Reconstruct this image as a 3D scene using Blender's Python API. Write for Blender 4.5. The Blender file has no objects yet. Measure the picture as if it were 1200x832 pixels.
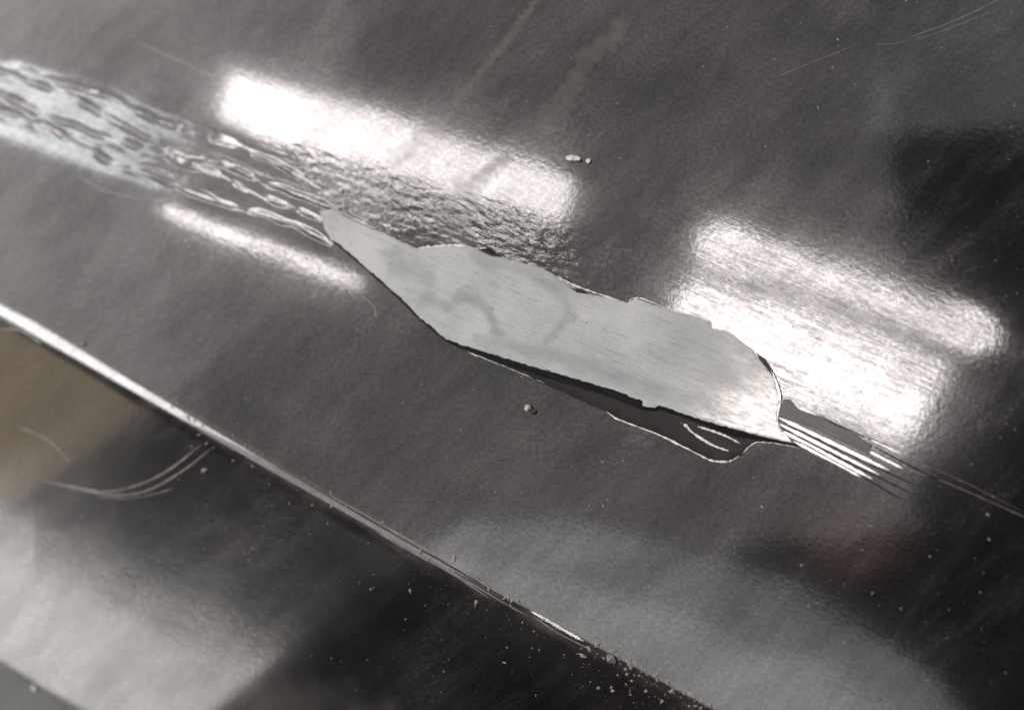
import bpy, bmesh, math, random
import numpy as np
from mathutils import Vector, Matrix
from mathutils.geometry import delaunay_2d_cdt

random.seed(7)
rng = np.random.default_rng(11)
scene = bpy.context.scene
col = scene.collection

# ------------------------------------------------------------------ camera
HALF = math.radians(27.0)                      # half horizontal field of view
TILT, AZ, DIST = math.radians(30), math.radians(-28), 0.275
CAM = Vector((DIST*math.sin(TILT)*math.cos(AZ), DIST*math.sin(TILT)*math.sin(AZ), DIST*math.cos(TILT)))
FWD = (-CAM).normalized()
UPH = Vector((0, 1, 0))
RGT = FWD.cross(UPH).normalized()
UPV = RGT.cross(FWD).normalized()
cam_d = bpy.data.cameras.new('camera'); cam = bpy.data.objects.new('camera', cam_d); col.objects.link(cam)
cam.matrix_world = Matrix(((RGT.x, UPV.x, -FWD.x, CAM.x), (RGT.y, UPV.y, -FWD.y, CAM.y), (RGT.z, UPV.z, -FWD.z, CAM.z), (0, 0, 0, 1)))
cam_d.sensor_width = 36; cam_d.lens = 18/math.tan(HALF)
cam_d.clip_start = 0.01; cam_d.clip_end = 50
scene.camera = cam
TH = math.tan(HALF)
def rays(px, py):
    """viewing directions through picture positions (1200 x 832), so that measured spots can be laid on the panel"""
    a = (np.asarray(px, float)-600)/600*TH; b = -(np.asarray(py, float)-416)/600*TH
    return np.stack([FWD[k] + RGT[k]*a + UPV[k]*b for k in range(3)], -1)
def on_z(px, py, z):
    d = rays(px, py); t = (np.asarray(z)-CAM.z)/d[..., 2]
    return np.array(CAM) + d*t[..., None]
fp = on_z(720, 470, 0.0)
cam_d.dof.use_dof = True
cam_d.dof.focus_distance = float(np.dot(fp-np.array(CAM), np.array(FWD)))
cam_d.dof.aperture_fstop = 9.0

# ------------------------------------------------------------------ world + exposure
w = bpy.data.worlds.new('World'); scene.world = w; w.use_nodes = True
bg = w.node_tree.nodes['Background']; bg.inputs[0].default_value = (1, .95, .92, 1); bg.inputs[1].default_value = 0.04
scene.view_settings.view_transform = 'Standard'; scene.view_settings.look = 'None'
scene.view_settings.exposure = 0; scene.view_settings.gamma = 1

# ------------------------------------------------------------------ noise helpers
def vnoise(X, Y, sx, sy=None, ang=0.0, seed=0):
    """smooth value noise in -1..1; cell sx by sy, rotated by ang degrees"""
    sy = sy or sx
    c, s = math.cos(math.radians(ang)), math.sin(math.radians(ang))
    U = (X*c+Y*s)/sx; V = (-X*s+Y*c)/sy
    g = np.random.default_rng(seed).uniform(-1, 1, (256, 256))
    iu = np.floor(U).astype(int); iv = np.floor(V).astype(int); fu = U-iu; fv = V-iv
    fu = fu*fu*fu*(fu*(fu*6-15)+10); fv = fv*fv*fv*(fv*(fv*6-15)+10)
    G = lambda a, b: g[a % 256, b % 256]
    return (G(iu, iv)*(1-fu)+G(iu+1, iv)*fu)*(1-fv)+(G(iu, iv+1)*(1-fu)+G(iu+1, iv+1)*fu)*fv
def sst(a, b, x):
    t = np.clip((x-a)/(b-a), 0, 1); return t*t*(3-2*t)
def seg_dist(X, Y, pts):
    """distance to a polyline and fraction along it"""
    best = np.full(X.shape, 1e9); frac = np.zeros(X.shape)
    L = [math.hypot(b[0]-a[0], b[1]-a[1]) for a, b in zip(pts, pts[1:])]; tot = sum(L); acc = 0
    for (a, b, l) in zip(pts, pts[1:], L):
        dx, dy = b[0]-a[0], b[1]-a[1]
        t = np.clip(((X-a[0])*dx+(Y-a[1])*dy)/(l*l), 0, 1)
        d = np.hypot(X-a[0]-t*dx, Y-a[1]-t*dy); m = d < best
        best[m] = d[m]; frac[m] = ((acc+t*l)/tot)[m]; acc += l
    return best, frac
def blob(X, Y, cx, cy, rx, ry, ang, soft=.5, nz=0):
    c, s = math.cos(math.radians(ang)), math.sin(math.radians(ang))
    r = np.hypot(((X-cx)*c+(Y-cy)*s)/rx, (-(X-cx)*s+(Y-cy)*c)/ry)
    return 1-sst(1-soft, 1+soft, r+nz)

# ------------------------------------------------------------------ panel relief (metres) as a function of the surface map
PXM = 0.00025
EX = [-200, 0, 173, 274, 400, 478, 590, 685, 760, 842, 1000, 1300]; EY = [236, 352, 449, 514, 586, 630, 695, 750, 790, 832, 915, 1070]
EC = np.polyfit(EX, EY, 4)
dtab = np.linspace(-40, 900, 3761)
def prof(wd, top=.53):
    s = top*sst(-2, wd, dtab) + 0.05*sst(wd*.8, 420, dtab)
    return -np.cumsum(s)*(dtab[1]-dtab[0])*PXM
P_L, P_R = prof(30, .62), prof(17, .62)
RIDGES = [  # polylines of the ploughed up paint on the left, height factor, half width
 ([(243,160),(272,168),(322,191),(345,205),(380,222)], 1.0, 2.5),
 ([(190,172),(225,184),(262,192),(292,207),(330,221),(396,246)], 1.2, 2.5),
 ([(196,186),(255,205),(276,215),(302,229),(352,246),(378,258)], 1.0, 2.5),
 ([(150,196),(205,217),(241,231),(290,247),(346,263),(388,284)], 1.2, 2.5),
 ([(-40,70),(12,88),(60,104),(100,122),(155,155),(185,166)], 1.0, 3.2),
 ([(20,80),(70,98),(115,108),(150,124),(180,140),(240,160)], 1.0, 3.2),
 ([(-40,98),(0,110),(50,134),(112,158),(190,181),(250,200)], 1.3, 3.2),
 ([(-40,118),(5,131),(60,150),(105,180),(136,191),(210,205)], 1.0, 3.2),
]
def relief(X, Y):
    d = (Y-np.polyval(EC, X))*0.866
    f = np.clip((X-40)/560, 0, 1)
    z = np.interp(d, dtab, P_L)*(1-f) + np.interp(d, dtab, P_R)*f
    z -= 0.00018*sst(362, 384, d+1.5*vnoise(X, Y, 30, seed=3))          # step down to the sill strip
    up = 1-sst(-14, -3, d)
    z += 0.000050*vnoise(X, Y, 210, 120, 24, 5) + .000014*vnoise(X, Y, 70, 38, 24, 6)
    # shallow trough pressed in along the scoring
    ax = [(-100, 75), (0, 110), (200, 185), (400, 265), (560, 330)]
    D, F = seg_dist(X, Y, ax)
    z -= 0.00035*np.exp(-(D/34)**2)*(1-F**2)
    for k, (pl, amp, wd) in enumerate(RIDGES):
        D, F = seg_dist(X+2*vnoise(X, Y, 26, 26, 0, 31+k), Y+2.2*vnoise(X, Y, 22, 22, 0, 51+k), pl)
        m = (.58+.42*vnoise(X, Y, 19, 19, 0, 71+k)) if k < 4 else (.55+.45*vnoise(X, Y, 17, 17, 0, 71+k))
        z += (0.00022 if k < 4 else .00017)*amp*m*np.exp(-(D/(wd*1.35))**2)*sst(0, .08, F)*(1-sst(.9, 1, F)*.6)
        z -= 0.00006*amp*np.exp(-(D/(wd*2.6))**2)
    D, F = seg_dist(X, Y, ax)
    z += .000030*vnoise(X, Y, 12, 9, 100, 77)*np.exp(-(D/36)**2)*(1-F)
    # crinkled paint above the torn patch
    cr = np.maximum(blob(X, Y, 455, 240, 135, 32, 22, .5), blob(X, Y, 600, 285, 90, 34, 24, .5))
    z += cr*(.000040*vnoise(X, Y, 14, 5.5, 24, 8) + .000022*vnoise(X, Y, 7, 4, 18, 9))
    z += blob(X, Y, 880, 400, 190, 60, 26, .4)*(.000004*vnoise(X, Y, 46, 6, 24, 12))
    return z

# ------------------------------------------------------------------ window lamps and added fills, placed where the polish reflects them
def zpt(px, py):
    z = relief(np.array([px], float), np.array([py], float)); return on_z(np.array([px]), np.array([py]), z)[0]
def base_z(px, py):
    d = (py-np.polyval(EC, px))*0.866; f = min(max((px-40)/560, 0), 1)
    return float(np.interp(d, dtab, P_L)*(1-f)+np.interp(d, dtab, P_R)*f)
def mirror(px, py, R, flat=False):
    """point R metres out along the mirrored line of sight at a spot of the panel"""
    Q = lambda x, y: on_z(x, y, 0.0 if flat else base_z(x, y))
    P = Q(px, py); v = P-np.array(CAM); v /= np.linalg.norm(v)
    n = np.cross(Q(px+1, py)-Q(px-1, py), Q(px, py-1)-Q(px, py+1)); n /= np.linalg.norm(n)
    if n[2] < 0: n = -n
    return P+(v-2*np.dot(v, n)*n)*R
def lamp(name, quad, R, radiance, color=(1, .96, .93), shape='RECTANGLE', flat=False):
    Q = [mirror(x, y, R, flat) for x, y in quad]
    c = sum(Q)/4; u = (Q[1]+Q[2]-Q[0]-Q[3])/2; v = (Q[3]+Q[2]-Q[0]-Q[1])/2
    su, sv = np.linalg.norm(u), np.linalg.norm(v); x = u/su; n = np.cross(u, v); n /= np.linalg.norm(n)
    if np.dot(n, c) < 0: n = -n                      # +Z away from the panel, lamps shine along -Z
    y = np.cross(n, x)
    L = bpy.data.lights.new(name, 'AREA'); L.shape = shape; L.size = su; L.size_y = sv
    area = su*sv*(math.pi/4 if shape == 'ELLIPSE' else 1)
    L.energy = radiance*area*math.pi; L.color = color
    o = bpy.data.objects.new(name, L); col.objects.link(o)
    o.matrix_world = Matrix(((x[0], y[0], n[0], c[0]), (x[1], y[1], n[1], c[1]), (x[2], y[2], n[2], c[2]), (0, 0, 0, 1)))
    return o
W = (1, .935, .915)
lamp('window_light', [(262, 86), (672, 200), (664, 268), (262, 142)], 2.2, 22, W)
lamp('window_light', [(826, 260), (1166, 386), (1147, 417), (816, 290)], 2.2, 33, W)
lamp('window_light', [(802, 327), (1110, 449), (1046, 524), (787, 376)], 2.2, 36, W)
lamp('added_strip_light', [(200, 232), (428, 318), (422, 337), (194, 250)], 2.2, 26, W)  # unseen lamp added to make the bright band below the grooves
lamp('cool_fill_light', [(-60, 84), (225, 166), (214, 208), (-72, 126)], 2.2, 8, (.94, .98, 1), shape='ELLIPSE')  # unseen lamp added for the pale bluish band on the scored paint
lamp('surround_fill', [(-300, -260), (1045, -260), (1040, 560), (-300, 560)], 3.0, 1.3, (1, .94, .92))  # dim added lamps from here stand in for the grey reflected surroundings
lamp('surround_fill', [(-420, -330), (420, -330), (420, 420), (-420, 420)], 2.8, .75, (1, .95, .93), shape='ELLIPSE')
lamp('surround_fill', [(1046, -300), (1500, -300), (1500, 150), (1046, 160)], 2.8, 1.15, (.96, 1, .98))
lamp('lower_surround_fill', [(540, 545), (1170, 785), (1080, 985), (450, 745)], 2.6, 2.1, (.98, 1, .98), shape='ELLIPSE', flat=True)  # added lamps standing in for the grey reflection low in the middle
lamp('lower_surround_fill', [(430, 585), (1230, 880), (1120, 1100), (330, 800)], 2.5, 2.2, (.98, 1, .98), shape='ELLIPSE', flat=True)
lamp('crease_fill_light', [(-20, 343), (265, 512), (262, 520), (-24, 352)], 2.5, 12, (1, .98, .97))  # unseen lamps added to draw the highlight along the crease
lamp('crease_fill_light', [(255, 507), (540, 671), (538, 676), (251, 513)], 2.5, 4, (1, .94, .97))
lamp('low_fill_light', [(-110, 560), (270, 790), (180, 920), (-200, 700)], 2.5, 5.8, (1, .96, .93))  # unseen lamps added for the pale reflection at lower left
lamp('low_fill_light', [(20, 560), (520, 850), (450, 960), (-40, 690)], 2.7, .12, (.97, 1, .98))
lamp('surround_fill', [(930, 560), (1070, 600), (1050, 690), (920, 650)], 2.8, .55, (1, .55, .5), shape='ELLIPSE')  # reddish lamp added to tint the dark reflection
lamp('tan_fill_light', [(-180, 290), (125, 460), (115, 580), (-200, 560)], 2.5, 1.1, (1, .80, .52), shape='ELLIPSE')  # unseen lamp added for the tan reflection at the left edge

# ------------------------------------------------------------------ materials
def new_mat(name):
    m = bpy.data.materials.new(name); m.use_nodes = True
    nt = m.node_tree; return m, nt, nt.nodes['Principled BSDF']
class N:
    """tiny node builder"""
    def __init__(s, nt): s.nt = nt
    def __call__(s, typ, ins={}, **kw):
        n = s.nt.nodes.new(typ)
        for k, v in kw.items(): setattr(n, k, v)
        for k, v in ins.items():
            if isinstance(v, bpy.types.NodeSocket): s.nt.links.new(v, n.inputs[k])
            else: n.inputs[k].default_value = v
        return n
    def math(s, op, a, b=0.0, c=None, clamp=False):
        i = {0: a, 1: b}
        if c is not None: i[2] = c
        return s('ShaderNodeMath', i, operation=op, use_clamp=clamp).outputs[0]
    def attr(s, name): return s('ShaderNodeAttribute', attribute_name=name).outputs['Fac']
    def noise(s, vec, scale=(1, 1, 1), rot=0.0, detail=2.0, rough=.5, off=(0, 0, 0), nscale=1.0):
        a = s('ShaderNodeMapping', {'Vector': vec, 'Rotation': (0, 0, math.radians(rot))})
        b = s('ShaderNodeMapping', {'Vector': a.outputs[0], 'Scale': scale, 'Location': off})
        return s('ShaderNodeTexNoise', {'Vector': b.outputs[0], 'Scale': nscale, 'Detail': detail, 'Roughness': rough}).outputs['Fac']
    def ramp(s, fac, a, b, lo=0.0, hi=1.0):
        return s('ShaderNodeMapRange', {'Value': fac, 'From Min': a, 'From Max': b, 'To Min': lo, 'To Max': hi}, interpolation_type='SMOOTHSTEP').outputs[0]
    def mixc(s, fac, a, b):
        n = s('ShaderNodeMix', data_type='RGBA')
        for k, v in ((0, fac), (6, a), (7, b)):
            if isinstance(v, bpy.types.NodeSocket): s.nt.links.new(v, n.inputs[k])
            else: n.inputs[k].default_value = v
        return n.outputs[2]

def paint_material():
    m, nt, p = new_mat('black_car_paint'); n = N(nt)
    uv = n('ShaderNodeUVMap', uv_map='surface').outputs[0]           # 1 unit = 100 map steps (25 mm)
    dust = n.attr('dust'); scuff = n.attr('scuff'); crink = n.attr('crinkle')
    wipe = n.noise(uv, (.30, 1.7, 1), -38, 6, .68)                    # wiping marks running up to the right
    wipe2 = n.noise(uv, (.4, 5.5, 1), -55, 5, .65, (4, 9, 0))
    cloud = n.noise(uv, (.9, .9, 1), 0, 5, .6, (7, 3, 0))
    fine = n.noise(uv, (22, 22, 1), 0, 3, .7)
    brush = n.noise(uv, (3, 34, 1), 24, 4, .65)                     # hair scratches along the damage
    spk = n('ShaderNodeTexVoronoi', {'Vector': uv, 'Scale': 13.0})
    speck = n.ramp(spk.outputs['Distance'], .14, .05)
    rsel = n('ShaderNodeSeparateColor', {0: spk.outputs['Color']}).outputs[0]
    speck = n.math('MULTIPLY', speck, n.ramp(rsel, .90, .97))
    film = n.math('MULTIPLY', n.ramp(wipe, .38, .74), n.ramp(cloud, .32, .70, .1, 1.6))
    film = n.math('ADD', n.math('MULTIPLY', film, .55), n.math('MULTIPLY', n.ramp(wipe2, .45, .8), .22))
    film = n.math('MULTIPLY', film, n.ramp(fine, .3, .7, .35, 1.6))
    d = n.math('ADD', n.math('MULTIPLY', film, .065), n.math('MULTIPLY', dust, .5))
    d = n.math('ADD', d, n.math('MULTIPLY', speck, .3))
    d = n.math('MINIMUM', d, .92)
    c = n.mixc(d, (.004, .0038, .0037, 1), (.40, .37, .35, 1))
    nt.links.new(c, p.inputs['Base Color'])
    r = n.math('ADD', n.ramp(film, 0, 1, .13, .21), n.math('MULTIPLY', scuff, .04))
    nt.links.new(r, p.inputs['Roughness'])
    p.inputs['IOR'].default_value = 1.5; p.inputs['Specular IOR Level'].default_value = .22
    cw = n.math('SUBTRACT', .80, n.math('ADD', n.math('MULTIPLY', dust, 1.3), n.math('MULTIPLY', film, .08)), clamp=True)
    wear = n.ramp(n.noise(uv, (2.4, 17, 1), 25, 5, .72, (2, 7, 0)), .46, .66)
    mott = n.ramp(n.noise(uv, (7, 12, 1), 20, 4, .7, (9, 4, 0)), .42, .70)
    wear = n.math('ADD', n.math('MULTIPLY', wear, .62), n.math('MULTIPLY', mott, .38))
    keep = n.math('SUBTRACT', 1.0, n.math('MULTIPLY', wear, n.math('MULTIPLY', scuff, 1.3)), clamp=True)
    cw = n.math('MULTIPLY', cw, keep)
    gl = n.math('ADD', n.math('MULTIPLY', n.noise(uv, (.45, 1.5, 1), -40, 6, .7, (3, 12, 0)), .55), n.math('ADD', n.math('MULTIPLY', n.noise(uv, (.5, 5, 1), -62, 5, .7, (8, 2, 0)), .2), n.math('MULTIPLY', cloud, .25)))
    gl = n.math('MULTIPLY', n.ramp(gl, .36, .64, .68, 1.12), n.ramp(fine, .25, .75, .80, 1.2))
    cw = n.math('MULTIPLY', cw, gl)
    nt.links.new(n.math('MULTIPLY', gl, .24), p.inputs['Specular IOR Level'])
    nt.links.new(cw, p.inputs['Coat Weight'])
    cr = n.math('ADD', n.ramp(brush, .3, .7, .035, .075), n.math('MULTIPLY', scuff, .02))
    nt.links.new(cr, p.inputs['Coat Roughness'])
    # relief: orange peel, hair scratches, crinkles
    peel = n.noise(uv, (16, 16, 1), 0, 2, .5, (3, 1, 0))
    crk = n.noise(uv, (10, 20, 1), 22, 3, .6, (1, 8, 0))
    h = n.math('MULTIPLY', peel, .18)
    h = n.math('ADD', h, n.math('MULTIPLY', brush, n.math('ADD', n.math('MULTIPLY', scuff, .14), .06)))
    h = n.math('ADD', h, n.math('MULTIPLY', n.math('MULTIPLY', crk, crink), 2.2))
    h = n.math('ADD', h, n.math('MULTIPLY', fine, .06))
    b = n('ShaderNodeBump', {'Height': h, 'Strength': 1.0, 'Distance': .00004}).outputs[0]
    nt.links.new(b, p.inputs['Normal']); nt.links.new(b, p.inputs['Coat Normal'])
    return m
M_paint = paint_material()

def flat_material(name, base, rough, metallic=0.0, vary=.25, bump=.00003, ang=24, coat=0.0, spec=.5, tint=None):
    m, nt, p = new_mat(name); n = N(nt)
    uv = n('ShaderNodeUVMap', uv_map='surface').outputs[0]
    a = n.noise(uv, (2.5, 22, 1), ang, 5, .65, (5, 2, 0)); b = n.noise(uv, (1.6, 1.6, 1), 0, 4, .6); g = n.noise(uv, (40, 40, 1), 0, 2, .6)
    t = n.math('ADD', n.math('MULTIPLY', a, .45), n.math('ADD', n.math('MULTIPLY', b, .4), n.math('MULTIPLY', g, .25)))
    lo = tuple(x*(1-vary) for x in base)+(1,); hi = tuple(min(1, x*(1+vary)) for x in (tint or base))+(1,)
    nt.links.new(n.mixc(n.ramp(t, .38, .72), lo, hi), p.inputs['Base Color'])
    nt.links.new(n.ramp(a, .3, .7, rough*.8, min(1, rough*1.2)), p.inputs['Roughness'])
    p.inputs['Metallic'].default_value = metallic; p.inputs['Coat Weight'].default_value = coat
    p.inputs['Specular IOR Level'].default_value = spec
    h = n.math('ADD', n.math('MULTIPLY', a, .7), n.math('MULTIPLY', g, .5))
    nt.links.new(n('ShaderNodeBump', {'Height': h, 'Distance': bump}).outputs[0], p.inputs['Normal'])
    return m
def primer_material():
    m, nt, p = new_mat('grey_primer'); n = N(nt)
    uv = n('ShaderNodeUVMap', uv_map='surface').outputs[0]
    worn = n.attr('worn'); stain = n.attr('stain')
    a = n.noise(uv, (2.0, 30, 1), 23, 5, .7, (5, 2, 0)); b = n.noise(uv, (1.3, 1.3, 1), 0, 4, .6); g = n.noise(uv, (34, 34, 1), 0, 3, .7)
    t = n.math('ADD', n.math('MULTIPLY', b, .6), n.math('MULTIPLY', g, .4))
    c = n.mixc(n.ramp(t, .35, .68), (.31, .32, .316, 1), (.455, .462, .45, 1))
    c = n.mixc(n.math('MULTIPLY', stain, .75), c, (.165, .185, .185, 1))
    c = n.mixc(n.math('MULTIPLY', n.ramp(a, .52, .70), .40), c, (.12, .115, .11, 1))
    c = n.mixc(n.math('MULTIPLY', worn, n.ramp(n.noise(uv, (7, 20, 1), 24, 5, .75), .45, .55)), c, (.66, .60, .57, 1))
    nt.links.new(c, p.inputs['Base Color'])
    nt.links.new(n.math('MULTIPLY', worn, .75), p.inputs['Metallic'])
    nt.links.new(n.math('SUBTRACT', .62, n.math('MULTIPLY', worn, .2)), p.inputs['Roughness'])
    p.inputs['Specular IOR Level'].default_value = .35
    wob = n.noise(uv, (9, 14, 1), 20, 3, .6)
    h = n.math('ADD', n.math('MULTIPLY', a, .5), n.math('ADD', n.math('MULTIPLY', g, .4), n.math('MULTIPLY', n.math('MULTIPLY', wob, worn), 4.0)))
    nt.links.new(n('ShaderNodeBump', {'Height': h, 'Distance': .00005}).outputs[0], p.inputs['Normal'])
    return m
M_primer = primer_material()
M_dark = flat_material('dark_base_coat', (.010, .008, .008), .3, vary=.4, spec=.10)
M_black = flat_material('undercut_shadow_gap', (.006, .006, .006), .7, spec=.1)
M_bar = flat_material('dull_grey_base', (.085, .08, .078), .55, vary=.2)
M_rim = flat_material('splintered_lacquer_and_glints', (.62, .58, .55), .3, vary=.35, bump=.00008, coat=.6)  # also draws the pale highlights on paint ridges and lacquer folds
M_steel = flat_material('scraped_steel', (.66, .62, .60), .34, metallic=1.0, vary=.2, bump=.00004)
M_scr = flat_material('scratch_in_lacquer', (.19, .175, .17), .5, vary=.4)
M_scuff = flat_material('scuffed_lacquer', (.16, .145, .155), .5, vary=.5, ang=30, bump=.00006)
M_grit = flat_material('pale_grit', (.50, .43, .35), .6, vary=.4)
M_dirt = flat_material('dark_grit', (.04, .035, .03), .7)
M_sill = flat_material('weathered_grey_sill_paint', (.105, .115, .108), .45, vary=.25)
M_dust = flat_material('grey_dust', (.26, .24, .23), .8)

# ------------------------------------------------------------------ the panel sheet
def mesh_obj(name, verts, faces, mat, uvs, parent=None, normals=None, attrs=None, smooth=True):
    me = bpy.data.meshes.new(name)
    verts = np.asarray(verts, np.float32); faces = np.asarray(faces, np.int32)
    k = faces.shape[1]
    me.vertices.add(len(verts)); me.vertices.foreach_set('co', verts.ravel())
    me.loops.add(faces.size); me.loops.foreach_set('vertex_index', faces.ravel())
    me.polygons.add(len(faces)); me.polygons.foreach_set('loop_start', np.arange(0, faces.size, k, dtype=np.int32))
    me.update(calc_edges=True)
    me.polygons.foreach_set('use_smooth', np.full(len(faces), smooth))
    ul = me.uv_layers.new(name='surface'); ul.data.foreach_set('uv', np.asarray(uvs, np.float32)[faces.ravel()].ravel())
    for an, av in (attrs or {}).items():
        a = me.attributes.new(an, 'FLOAT', 'POINT'); a.data.foreach_set('value', np.asarray(av, np.float32))
    if normals is not None: me.normals_split_custom_set_from_vertices(normals.tolist())
    me.materials.append(mat)
    o = bpy.data.objects.new(name, me); col.objects.link(o)
    if parent: o.parent = parent
    return o

panel = bpy.data.objects.new('car_body_panel', None); col.objects.link(panel)
panel.location = (0, 0, 0)
panel['label'] = 'scratched glossy black car body panel with a torn strip of paint above a long crease'
panel['category'] = 'car panel'

STEP = 1.5
gx = np.arange(-90, 1291, STEP); gy = np.arange(-90, 923, STEP)
X, Y = np.meshgrid(gx, gy)
Z = relief(X, Y)
P = on_z(X, Y, Z)
du = np.gradient(P, axis=1); dv = np.gradient(P, axis=0)
NRM = np.cross(dv, du); NRM /= np.linalg.norm(NRM, axis=-1, keepdims=True)
NRM[NRM[..., 2] < 0] *= -1
dr = (Y-np.polyval(EC, X))*0.866

dust = np.zeros(X.shape); scuff = np.zeros(X.shape); crink = np.zeros(X.shape)
def stroke(A, pts, wd, amt, seed=0, soft=.6, rag=.5, taper=True):
    D, F = seg_dist(X, Y, pts)
    e = 1-sst(1-soft, 1+soft*.4, D/wd+rag*vnoise(X, Y, wd*.8, wd*.8, 0, seed))
    if taper: e *= sst(0, .12, F)*(1-sst(.88, 1, F))
    np.maximum(A, e*amt*(.75+.25*vnoise(X, Y, 9, 9, 0, seed+3)), out=A)
# dried wiping smears
stroke(dust, [(645, -20), (600, 40), (560, 90), (520, 135)], 5, .34, 21)
stroke(dust, [(520, 135), (495, 158), (455, 195)], 11, .38, 22)
stroke(dust, [(740, 20), (690, 70), (655, 120), (620, 165)], 12, .26, 23)
stroke(dust, [(600, 178), (575, 200), (548, 222)], 9, .55, 24)
stroke(dust, [(545, 225), (538, 250), (528, 290)], 20, .42, 25, taper=False)
stroke(dust, [(392, 190), (382, 215), (388, 250)], 14, .36, 26)
stroke(dust, [(395, 45), (380, 60), (372, 80), (384, 84), (394, 62)], 3, .3, 27)
stroke(dust, [(160, 50), (200, 62), (245, 85)], 6, .1, 28)
stroke(dust, [(-60, 85), (0, 108), (200, 185), (395, 262)], 42, .13, 61)  # whitish haze painted along the scoring to lighten its unlit troughs
stroke(dust, [(380, 300), (440, 350), (500, 400)], 40, .05, 29)
# paler tone low in the middle and lower left
dust = np.maximum(dust, .10*blob(X, Y, 760, 700, 330, 110, 26, .7)*(.7+.3*vnoise(X, Y, 60, 30, 20, 41)))
low = sst(170, 235, dr+22*vnoise(X, Y, 60, 26, -60, 43)+8*vnoise(X, Y, 14, 30, -30, 44))*(1-sst(368, 378, dr))
dust = np.maximum(dust, low*(.20+.05*vnoise(X, Y, 40, 40, 0, 45)))  # backs the pale lower-left reflection with a lighter painted tone
dust = np.maximum(dust, .10*sst(370, 378, dr))
dust = np.maximum(dust, .16*blob(X, Y, 20, 470, 130, 100, 30, .5))
# ridge wear
rw = np.exp(-(np.clip(dr-7, 0, None)/(11+4*vnoise(X, Y, 60, 60, 0, 46)))**2)*sst(-4, 1, dr)*sst(-200, 420, X)*(1-.6*sst(640, 740, X))
dust = np.maximum(dust, rw*(.20+.10*vnoise(X, Y, 40, 5, 30, 47)+.07*vnoise(X, Y, 8, 4, 30, 48)))
scuff = np.maximum(scuff, blob(X, Y, 960, 400, 230, 110, 26, .4)*.55)
scuff = np.maximum(scuff, blob(X, Y, 430, 170, 260, 60, 20, .5)*.30)
scuff = np.maximum(scuff, .4*blob(X, Y, 200, 180, 260, 60, 20, .5))
crink = np.maximum(blob(X, Y, 455, 236, 130, 36, 22, .5), blob(X, Y, 610, 285, 80, 40, 24, .5))

vi = np.arange(X.size).reshape(X.shape)
quads = np.stack([vi[:-1, :-1], vi[1:, :-1], vi[1:, 1:], vi[:-1, 1:]], -1).reshape(-1, 4)
fx = ((X[:-1, :-1]+X[1:, 1:])/2).ravel(); fy = ((Y[:-1, :-1]+Y[1:, 1:])/2).ravel()
fd = (fy-np.polyval(EC, fx))*0.866
Ds, _ = seg_dist(fx, fy, [(-120, 62), (0, 104), (200, 180), (395, 262)])
part = np.zeros(len(fx), int)                                     # 0 upper sheet
part[fd > -3] = 1; part[fd > 26] = 2; part[fd > 374] = 3
part[(Ds < 36-.02*fx) & (fd < -3) & (fx < 388)] = 4
UV = np.stack([X.ravel()/100, -Y.ravel()/100], -1)
Pf, Nf = P.reshape(-1, 3), NRM.reshape(-1, 3)
for k, nm in enumerate(['upper_sheet', 'crease_ridge', 'lower_sheet', 'sill_strip', 'scored_paint']):
    q = quads[part == k]
    if not len(q): continue
    used, inv = np.unique(q, return_inverse=True)
    o = mesh_obj(nm, Pf[used], inv.reshape(q.shape), M_sill if nm == 'sill_strip' else M_paint, UV[used], panel, Nf[used],
             {'dust': dust.ravel()[used], 'scuff': scuff.ravel()[used], 'crinkle': crink.ravel()[used]})
    o['label'] = {'upper_sheet': 'broad upper sheet of glossy black paint with window reflections', 'crease_ridge': 'rounded crease running down to the right',
                  'lower_sheet': 'dusty lower sheet below the crease', 'sill_strip': 'grey strip across the bottom left corner',
                  'scored_paint': 'rippled ploughed up paint on the left'}[nm]

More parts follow.
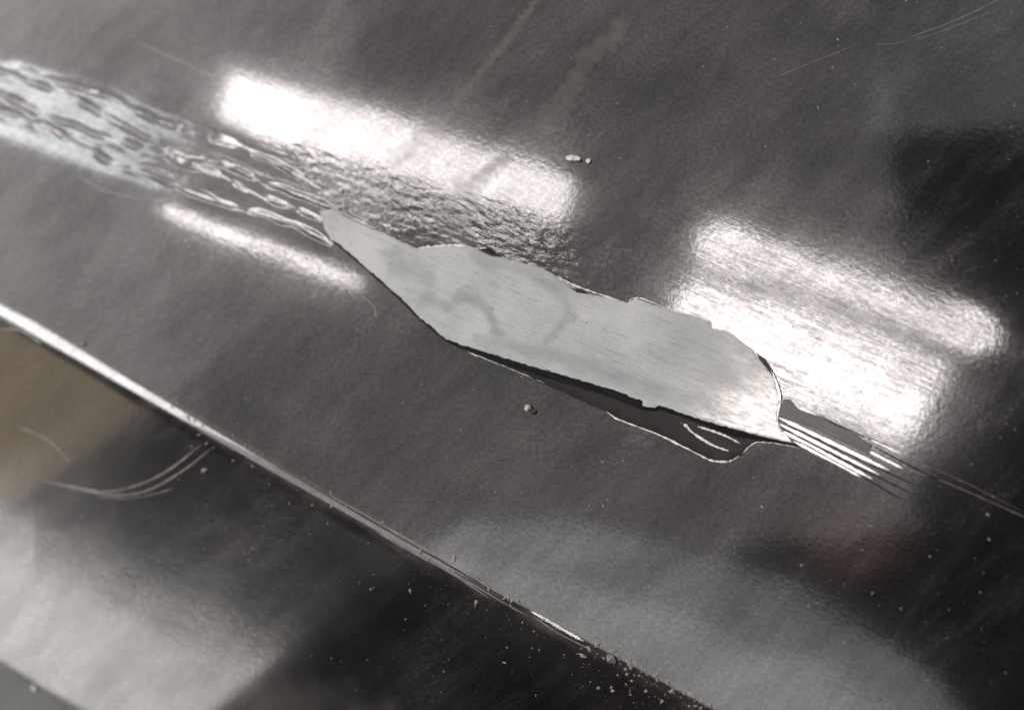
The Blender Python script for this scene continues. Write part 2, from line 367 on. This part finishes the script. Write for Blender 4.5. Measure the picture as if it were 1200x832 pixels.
# ------------------------------------------------------------------ thin plates and ribbons lying on the sheet
def jag(poly, amp=.8, step=5.0, seed=0):
    r = random.Random(seed); out = []
    for a, b in zip(poly, poly[1:]+poly[:1]):
        L = math.hypot(b[0]-a[0], b[1]-a[1]); n = max(1, int(L/step))
        for i in range(n):
            t = i/n; out.append((a[0]+(b[0]-a[0])*t+(r.uniform(-amp, amp) if i else 0), a[1]+(b[1]-a[1])*t+(r.uniform(-amp, amp) if i else 0)))
    return out
def plate(name, poly, mat, top, parent=panel, step=7.0, attrf=None, zadd=None, bevel=.8):
    """a plate with thickness: top face follows the sheet at height top, chamfered rim, skirt sunk into the sheet"""
    pa = np.array(poly, float)
    area = sum(a[0]*b[1]-b[0]*a[1] for a, b in zip(poly, poly[1:]+poly[:1]))
    if area < 0: pa = pa[::-1]
    n = len(pa)
    t = np.roll(pa, -1, 0)-np.roll(pa, 1, 0); t /= np.linalg.norm(t, axis=1, keepdims=True)+1e-9
    inn = pa+np.stack([-t[:, 1], t[:, 0]], -1)*bevel                  # inward offset
    x0, y0 = pa.min(0); x1, y1 = pa.max(0)
    pts = [Vector(p) for p in inn]
    gxx, gyy = np.meshgrid(np.arange(x0+step/2, x1, step), np.arange(y0+step/2, y1, step))
    gp = np.stack([gxx.ravel(), gyy.ravel()], -1)
    inside = np.zeros(len(gp), bool)
    for a, b in zip(inn, np.roll(inn, -1, 0)):
        c = ((a[1] > gp[:, 1]) != (b[1] > gp[:, 1]))
        with np.errstate(divide='ignore', invalid='ignore'):
            xx = (b[0]-a[0])*(gp[:, 1]-a[1])/(b[1]-a[1])+a[0]
        inside ^= c & (gp[:, 0] < xx)
    dmin, _ = seg_dist(gp[:, 0], gp[:, 1], [tuple(p) for p in inn]+[tuple(inn[0])])
    gp = gp[inside & (dmin > 1.5)]
    pts += [Vector(p) for p in gp]
    vs, es, fs, ov, oe, of = delaunay_2d_cdt(pts, [], [list(range(n))], 1, 1e-5)
    vv = np.array([tuple(v) for v in vs])
    faces = [tuple(f) for f in fs]
    # boundary loop in order, from the output
    m = {}
    for i, o_ in enumerate(ov):
        for q in o_: m[q] = i
    lp = [m[i] for i in range(n)]
    base = len(vv)
    allxy = np.concatenate([vv, pa, pa]); 
    zz = relief(allxy[:, 0], allxy[:, 1])
    za = zadd(allxy[:, 0], allxy[:, 1]) if zadd else 0
    hh = np.concatenate([np.full(base, top), np.full(n, top*.55), np.full(n, -.0001)])
    if zadd: hh = hh+np.where(np.arange(len(hh)) < base+n, za, 0)
    W3 = on_z(allxy[:, 0], allxy[:, 1], zz+hh)
    F = []
    for f in faces:
        for i in range(1, len(f)-1): F.append((f[0], f[i], f[i+1]))
    for i in range(n):
        j = (i+1) % n
        if lp[i] != lp[j]: F += [(lp[i], lp[j], base+j), (lp[i], base+j, base+i)]
        F += [(base+i, base+j, base+n+j), (base+i, base+n+j, base+n+i)]
    F = np.array(F)
    at = attrf(allxy[:, 0], allxy[:, 1]) if attrf else None
    o = mesh_obj(name, W3, F, mat, allxy*np.array([.01, -.01]), parent, attrs=at)
    bm = bmesh.new(); bm.from_mesh(o.data); bmesh.ops.recalc_face_normals(bm, faces=bm.faces)
    for e in bm.edges:
        if e.is_manifold and e.calc_face_angle(0) > .6: e.smooth = False
    bm.to_mesh(o.data); bm.free()
    return o
def smooth_line(pts, n=8):
    out = []
    for i in range(len(pts)-1):
        p0 = pts[max(i-1, 0)]; p1 = pts[i]; p2 = pts[i+1]; p3 = pts[min(i+2, len(pts)-1)]
        for k in range(n):
            t = k/n
            out.append(tuple(.5*((2*p1[a])+(-p0[a]+p2[a])*t+(2*p0[a]-5*p1[a]+4*p2[a]-p3[a])*t*t+(-p0[a]+3*p1[a]-3*p2[a]+p3[a])*t**3) for a in (0, 1)))
    out.append(pts[-1]); return out
def ribbon(name, pts, w, mat, hgt=.00006, seed=0, rag=.25, taper=True, parent=panel, label=None):
    """a low rounded bead along a line: five points across, width w in map steps"""
    pts = np.array(smooth_line(pts)); r = np.random.default_rng(seed)
    if rag > .5: pts = pts+r.normal(0, .18, pts.shape)
    t = np.gradient(pts, axis=0); t /= np.linalg.norm(t, axis=1, keepdims=True)+1e-9
    nn = np.stack([-t[:, 1], t[:, 0]], -1); k = len(pts)
    f = np.linspace(0, 1, k)
    ww = w*(1+rag*r.uniform(-1, 1, k))
    if taper: ww = ww*np.clip(np.minimum(f, 1-f)*7, .12, 1)
    xy, zz = [], []
    for c, h in ((-1, -.3), (-.6, .7), (0, 1), (.6, .7), (1, -.3)):
        xy.append(pts+nn*(ww*c/2)[:, None]); zz.append(np.full(k, h*hgt)*np.clip(ww/w, .2, 1.3))
    xy = np.concatenate(xy); zz = np.concatenate(zz)
    V = on_z(xy[:, 0], xy[:, 1], relief(xy[:, 0], xy[:, 1])+zz)
    F = [(a*k+i, a*k+i+1, (a+1)*k+i+1, (a+1)*k+i) for a in range(4) for i in range(k-1)]
    o = mesh_obj(name, V, np.array(F), mat, xy*np.array([.01, -.01]), parent)
    if label: o['label'] = label
    return o

patch = [(375,247),(379,263),(387,281),(396,285),(425,310),(467,346.5),(490,370),(523,398),(560,410),(600,422.6),(670,443),(722,458),(753,470),(753,475.6),(767,478),(772,475),
 (826,493),(879,508),(905,514),(931,520),(914,500),(912,486),(915,465),(907,441),(898,430),(889,419),(879,407),(868,399),(850,389),(834,385),(832,377),(800,367),(788,365),(774,360),(745,349.5),(737,355),
 (700,346),(680,341),(656,327),(636,314),(600,305),(583,301),(575,295),(560,291),(520,288.5),(488,291),(465,281),(430,266),(405,254),(393,247)]
def patch_attr(x, y):
    worn = np.clip(sst(810, 925, x+.7*(y-450)+26*vnoise(x, y, 30, 10, 24, 91)), 0, 1)*.9
    st = np.zeros(x.shape)
    for pl, wd, a in (([(500,345),(520,358),(548,345),(572,362),(584,392)], 7, 1), ([(640,330),(662,350),(668,370),(655,385),(640,398)], 6, .8),
                      ([(455,300),(470,318),(500,322)], 12, .7), ([(560,300),(620,320),(690,345)], 9, .6), ([(560,395),(640,415),(720,440),(800,470)], 8, .6)):
        D, F = seg_dist(x, y, pl); st = np.maximum(st, a*(1-sst(.3, 1.5, D/wd+.6*vnoise(x, y, 14, 9, 24, 92)+.3*vnoise(x, y, 5, 5, 0, 93)))*(.75+.25*vnoise(x, y, 22, 22, 0, 94)))
    return {'worn': worn, 'stain': st}
dark_poly = [(383,279),(388,283.5),(395.5,288),(424,312.5),(465.5,349),(488.5,372.5),(522,400.5),(545,411),(600,433),(650,456),(700,478),(711,482),(726,492),(771,509),(804,525),(830,538),(843,541.5),(856,540),(869,533),(880,522),
 (889,518),(940,524),(925,516),(900,505),(820,470),(700,430),(560,390),(480,340),(400,272)]
plate('exposed_base_coat', jag(dark_poly, .5, 6, 2), M_dark, .00006, step=10)['label'] = 'dark chipped band along the lower side of the grey patch'
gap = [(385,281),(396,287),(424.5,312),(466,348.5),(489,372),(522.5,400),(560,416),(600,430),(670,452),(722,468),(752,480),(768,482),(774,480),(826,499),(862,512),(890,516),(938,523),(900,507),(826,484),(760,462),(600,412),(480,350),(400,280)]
plate('undercut_shade', jag(gap, .4, 6, 5), M_black, .00012, step=10)  # black plate standing in for the shade under the patch edge
plate('torn_patch', jag(patch, .8, 4, 3), M_primer, .00022, step=3.5, attrf=patch_attr, bevel=1.0,
      zadd=lambda x, y: .00003*vnoise(x, y, 40, 18, 24, 95))['label'] = 'long pale grey green primer patch'

# chipped clear edges
RIMS = [([(711,482),(726,492),(771,509),(804,525),(830,538),(843,541),(856,540),(868,533)], 2.2),
 ([(868,533),(880,522),(889,518),(912,520),(940,525)], 1.3),
 ([(545,411),(575,423),(600,433),(640,450)], 1.0),
 ([(490,291),(510,289),(530,287.5),(553,290)], 3.0), ([(570,293),(581,299)], 2.4), ([(650,323),(672,334),(700,344),(734,355)], 2.4),
 ([(736,357),(741,350),(752,350),(776,359)], 1.6), ([(776,361),(800,367),(831,376),(834,385),(850,388),(868,399)], 1.6),
 ([(375,262),(384,248),(392,246)], 1.6), ([(393,246),(410,254),(440,268)], 1.3), ([(383,281),(391,287)], 3.2)]
for i, (pl, wd) in enumerate(RIMS): ribbon('chipped_edge', pl, wd, M_rim, .00018, 100+i, .75)
ribbon('fold_glint', [(805,499),(812,507),(834,521),(856,529)], 3.4, M_rim, .0002, 121, .45)  # pale beads drawing the glints on the lifted lacquer
ribbon('fold_glint', [(815,499),(835,505),(853,512),(868,520)], 3.0, M_rim, .0002, 122, .45)
ribbon('fold_glint', [(801,497),(806,500)], 5.0, M_rim, .0002, 123, .3)
ribbon('worn_patch_end', [(899,428),(907,441),(914.5,465),(911.5,486),(911,507)], 5, M_steel, .00026, 124, .4)
for i, (pl, wd) in enumerate([([(527,307),(560,321),(585,334)], .8), ([(590,336),(612,346),(634,357)], .55), ([(668,370),(681,376),(690,379)], .9), ([(703,384),(739,397)], .5), ([(760,452),(800,463),(838,476)], .6), ([(690,428),(730,440)], .6)]):
    ribbon('hairline', pl, wd, M_bar, .00024, 180+i, .45)
for k, (pl, amp, wd) in enumerate(RIDGES):
    sm = smooth_line(pl); r = random.Random(300+k); i0 = r.randint(0, 4)
    while i0 < len(sm)-4:
        ln = r.randint(3, 12) if k < 4 else r.randint(2, 6)
        sg = [(x+r.uniform(-.8, .8), y+r.uniform(-1.2, 1.2)) for x, y in sm[i0:i0+ln:2]]
        if len(sg) > 1: ribbon('ridge_highlight', sg, r.uniform(1.0, 2.6), M_rim, .0001, 320+i0+50*k, .5)  # pale broken beads painting highlights along the ridge crests
        i0 += ln+(r.randint(1, 4) if k < 4 else r.randint(3, 10))
# dark slits at the upper edge of the patch
plate('lifted_sliver', [(560,293),(572,291),(588,300),(577,301)], M_dark, .00034, step=8)
plate('lifted_sliver', [(668,337),(684,341),(690,345),(676,343)], M_dark, .00034, step=8)
plate('lifted_sliver', [(886,413),(897,421),(903,430),(907,443),(899,432),(890,421)], M_dark, .00036, step=8)
# right hand gouges
bar = [(913,482),(918,468),(926,468),(935,479),(960,488),(1000,508),(1022,521),(1018,531),(985,516),(950,500),(912,487)]
plate('dull_bar', jag(bar, .3, 8, 8), M_bar, .00030, step=8)['label'] = 'dull dark grey bar right of the patch'
for i, (a0, b0, a1, b1, wd) in enumerate([(912,489,1042,551,6.4), (912,496,1030,556,5.8), (913,503,1022,561,5.6), (930,517,1016,562,4.6), (1019,529,1060,550,5.0), (1010,511,1062,534,4.0)]):
    ribbon('scraped_strip', [(a0,b0), ((a0*2+a1)/3, (b0*2+b1)/3), ((a0+2*a1)/3, (b0+2*b1)/3), (a1,b1)], wd, M_steel, .00012, 130+i, .3)
for i, (a0, b0, a1, b1) in enumerate([(912,492.5,1080,572), (912,499.5,1072,580), (925,509,1062,588), (1020,521,1110,568), (960,487,1030,520)]):
    ribbon('gouge_line', [(a0,b0), ((a0+a1)/2, (b0+b1)/2+.6), (a1,b1)], 1.8, M_dark, .00016, 140+i, .2)
# fine scratches
SCR = [([(1050,545),(1100,562),(1150,583),(1215,612)], .8), ([(1060,536),(1120,560),(1200,600)], .45), ([(45,563),(85,570),(125,576),(165,567),(200,549),(238,519)], 1.8), ([(60,566),(100,575),(135,580),(172,575),(215,551),(250,523)], 1.6),
 ([(110,582),(160,583),(205,572)], .9), ([(20,500),(55,515),(85,545)], 1.0), ([(1060,46),(1110,28),(1160,5),(1200,-20)], .8), ([(1065,50),(1115,33),(1165,12)], .6), ([(910,90),(960,70),(1005,52)], .6),
 ([(1020,52),(1050,51),(1082,42)], .5), ([(250,90),(225,78),(160,50)], 1.4), ([(90,205),(120,222),(165,235)], 1.2), ([(420,345),(437,358),(441,372)], .9)]
for i, (pl, wd) in enumerate(SCR): ribbon('scratch', pl, wd, M_scr, .00003, 160+i, .4)
ribbon('scratch', [(0,386),(25,388),(50,405)], 2.4, M_scuff, .00003, 200, .4)
# crease wear
ribbon('worn_edge', [(622,716),(640,726),(664,740),(684,751)], 3.6, M_rim, .0001, 210, .3, label='bright chipped length of the crease edge')
ribbon('worn_edge', [(380,577),(420,599),(478,632),(530,662),(580,692),(618,713)], 1.6, M_scr, .00006, 211, .6)
ribbon('scuff_mark', [(440,622),(480,645),(530,672),(575,702)], 2.6, M_scuff, .000015, 212, .4)
ribbon('scuff_mark', [(490,648),(540,676),(590,706),(620,722)], 1.6, M_scuff, .000015, 213, .4)
ribbon('scuff_mark', [(625,722),(655,742),(690,760)], 1.6, M_scuff, .000015, 216, .4)

# ------------------------------------------------------------------ grit, chips, dust
def grain(name, px, py, size, mat, label, cat, group=None, stretch=(1, 1), ang=0, seed=0, hz=.55):
    bm = bmesh.new(); bmesh.ops.create_icosphere(bm, subdivisions=2, radius=1)
    r = random.Random(seed)
    for v in bm.verts: v.co *= 1+r.uniform(-.28, .28)
    rot = Matrix.Rotation(math.radians(ang), 4, 'Z')
    s = size*PXM/2
    for v in bm.verts: v.co = rot @ Vector((v.co.x*stretch[0]*s, v.co.y*stretch[1]*s, v.co.z*hz*s))
    me = bpy.data.meshes.new(name); bm.to_mesh(me); bm.free()
    for p_ in me.polygons: p_.use_smooth = False
    me.uv_layers.new(name='surface')
    me.materials.append(mat); o = bpy.data.objects.new(name, me); col.objects.link(o)
    q = zpt(px, py); o.location = (q[0], q[1], q[2]+hz*s*.6)
    o['label'] = label; o['category'] = cat
    if group: o['group'] = group
    return o
grain('grit_grain', 619.5, 478, 8, M_grit, 'tan grit grain on the dark paint below the grey patch', 'grit', seed=1, hz=.8)
grain('grit_grain', 625, 483, 7, M_dirt, 'dark curled crumb touching the tan grit grain below the grey patch', 'grit', stretch=(1.3, .6), seed=2)
grain('paint_chip', 673, 187, 13, M_rim, 'largest white paint chip at the right end of the left window reflection', 'paint chip', stretch=(1.3, .6), ang=-20, seed=3)
grain('paint_chip', 690, 189, 6, M_rim, 'small pale paint chip just right of the white chip above the patch', 'paint chip', seed=4)
grain('paint_chip', 401, 224, 6, M_rim, 'bright paint chip above the left tip of the grey patch', 'paint chip', seed=5)
grain('paint_chip', 532, 654, 7, M_dust, 'grey paint curl standing on the middle of the crease', 'paint chip', stretch=(.6, 1.2), ang=-15, seed=6, hz=.2)
grain('paint_chip', 243, 520, 7, M_dust, 'pale fleck on the crease above the curved double scratch', 'paint chip', stretch=(.7, .6), seed=7)
grain('paint_chip', 97, 403, 8, M_dust, 'grey fleck on the crease near the upper left', 'paint chip', stretch=(1.6, .5), ang=-5, seed=8)
grain('paint_chip', 240, 551, 7, M_dust, 'pale fleck in the dark band right of the curved scratch', 'paint chip', stretch=(1.5, .7), ang=15, seed=9)
grain('paint_chip', 41, 806, 11, M_rim, 'white fleck on the strip in the bottom left corner', 'paint chip', stretch=(1.4, .6), ang=-35, seed=10)
grain('paint_chip', 717, 772, 9, M_scuff, 'pinkish fleck at the right end of the bright worn crease edge', 'paint chip', seed=12)

def dust_cloud(name, n, seed, sizes, mat, where, label):
    r = np.random.default_rng(seed); V = []; F = []
    octa = np.array([(1, 0, 0), (-1, 0, 0), (0, 1, 0), (0, -1, 0), (0, 0, 1), (0, 0, -1)], float)
    of = np.array([(0, 2, 4), (2, 1, 4), (1, 3, 4), (3, 0, 4), (2, 0, 5), (1, 2, 5), (3, 1, 5), (0, 3, 5)])
    xy = where(r, n); z = relief(xy[:, 0], xy[:, 1]); Q = on_z(xy[:, 0], xy[:, 1], z)
    for i in range(len(xy)):
        s = (sizes[0]+(sizes[1]-sizes[0])*r.random()**5)*PXM/2
        a = r.uniform(0, math.pi); st = r.uniform(1, 2.6)
        o = octa*(1+.3*r.uniform(-1, 1, (6, 1))); x = o[:, 0]*st*s; y = o[:, 1]*s
        V.append(np.stack([x*math.cos(a)-y*math.sin(a), x*math.sin(a)+y*math.cos(a), o[:, 2]*s*.6+s*.2], -1)+Q[i]); F.append(of+6*i)
    V = np.concatenate(V); F = np.concatenate(F)
    o = mesh_obj(name, V, F, mat, np.repeat(xy*.01, 6, 0), smooth=False)
    o['kind'] = 'stuff'; o['label'] = label; o['category'] = 'dust'
    return o
dust_cloud('dust', 1500, 5, (.4, 2.1), M_dust, lambda r, n: np.stack([r.uniform(-40, 1240, n), r.uniform(-40, 870, n)], -1), 'fine pale dust specks scattered over the black panel')
def near_ridge(r, n):
    x = np.where(r.random(n) < .35, r.uniform(680, 850, n), r.uniform(150, 880, n)); d = r.normal(0, 1, n)**2*np.where(x > 690, 12, 30)-6*r.random(n)
    return np.stack([x, np.polyval(EC, x)+d], -1)
dust_cloud('crease_dust', 620, 6, (.6, 4.5), M_dust, near_ridge, 'pale crumbs of dust gathered along and below the crease')
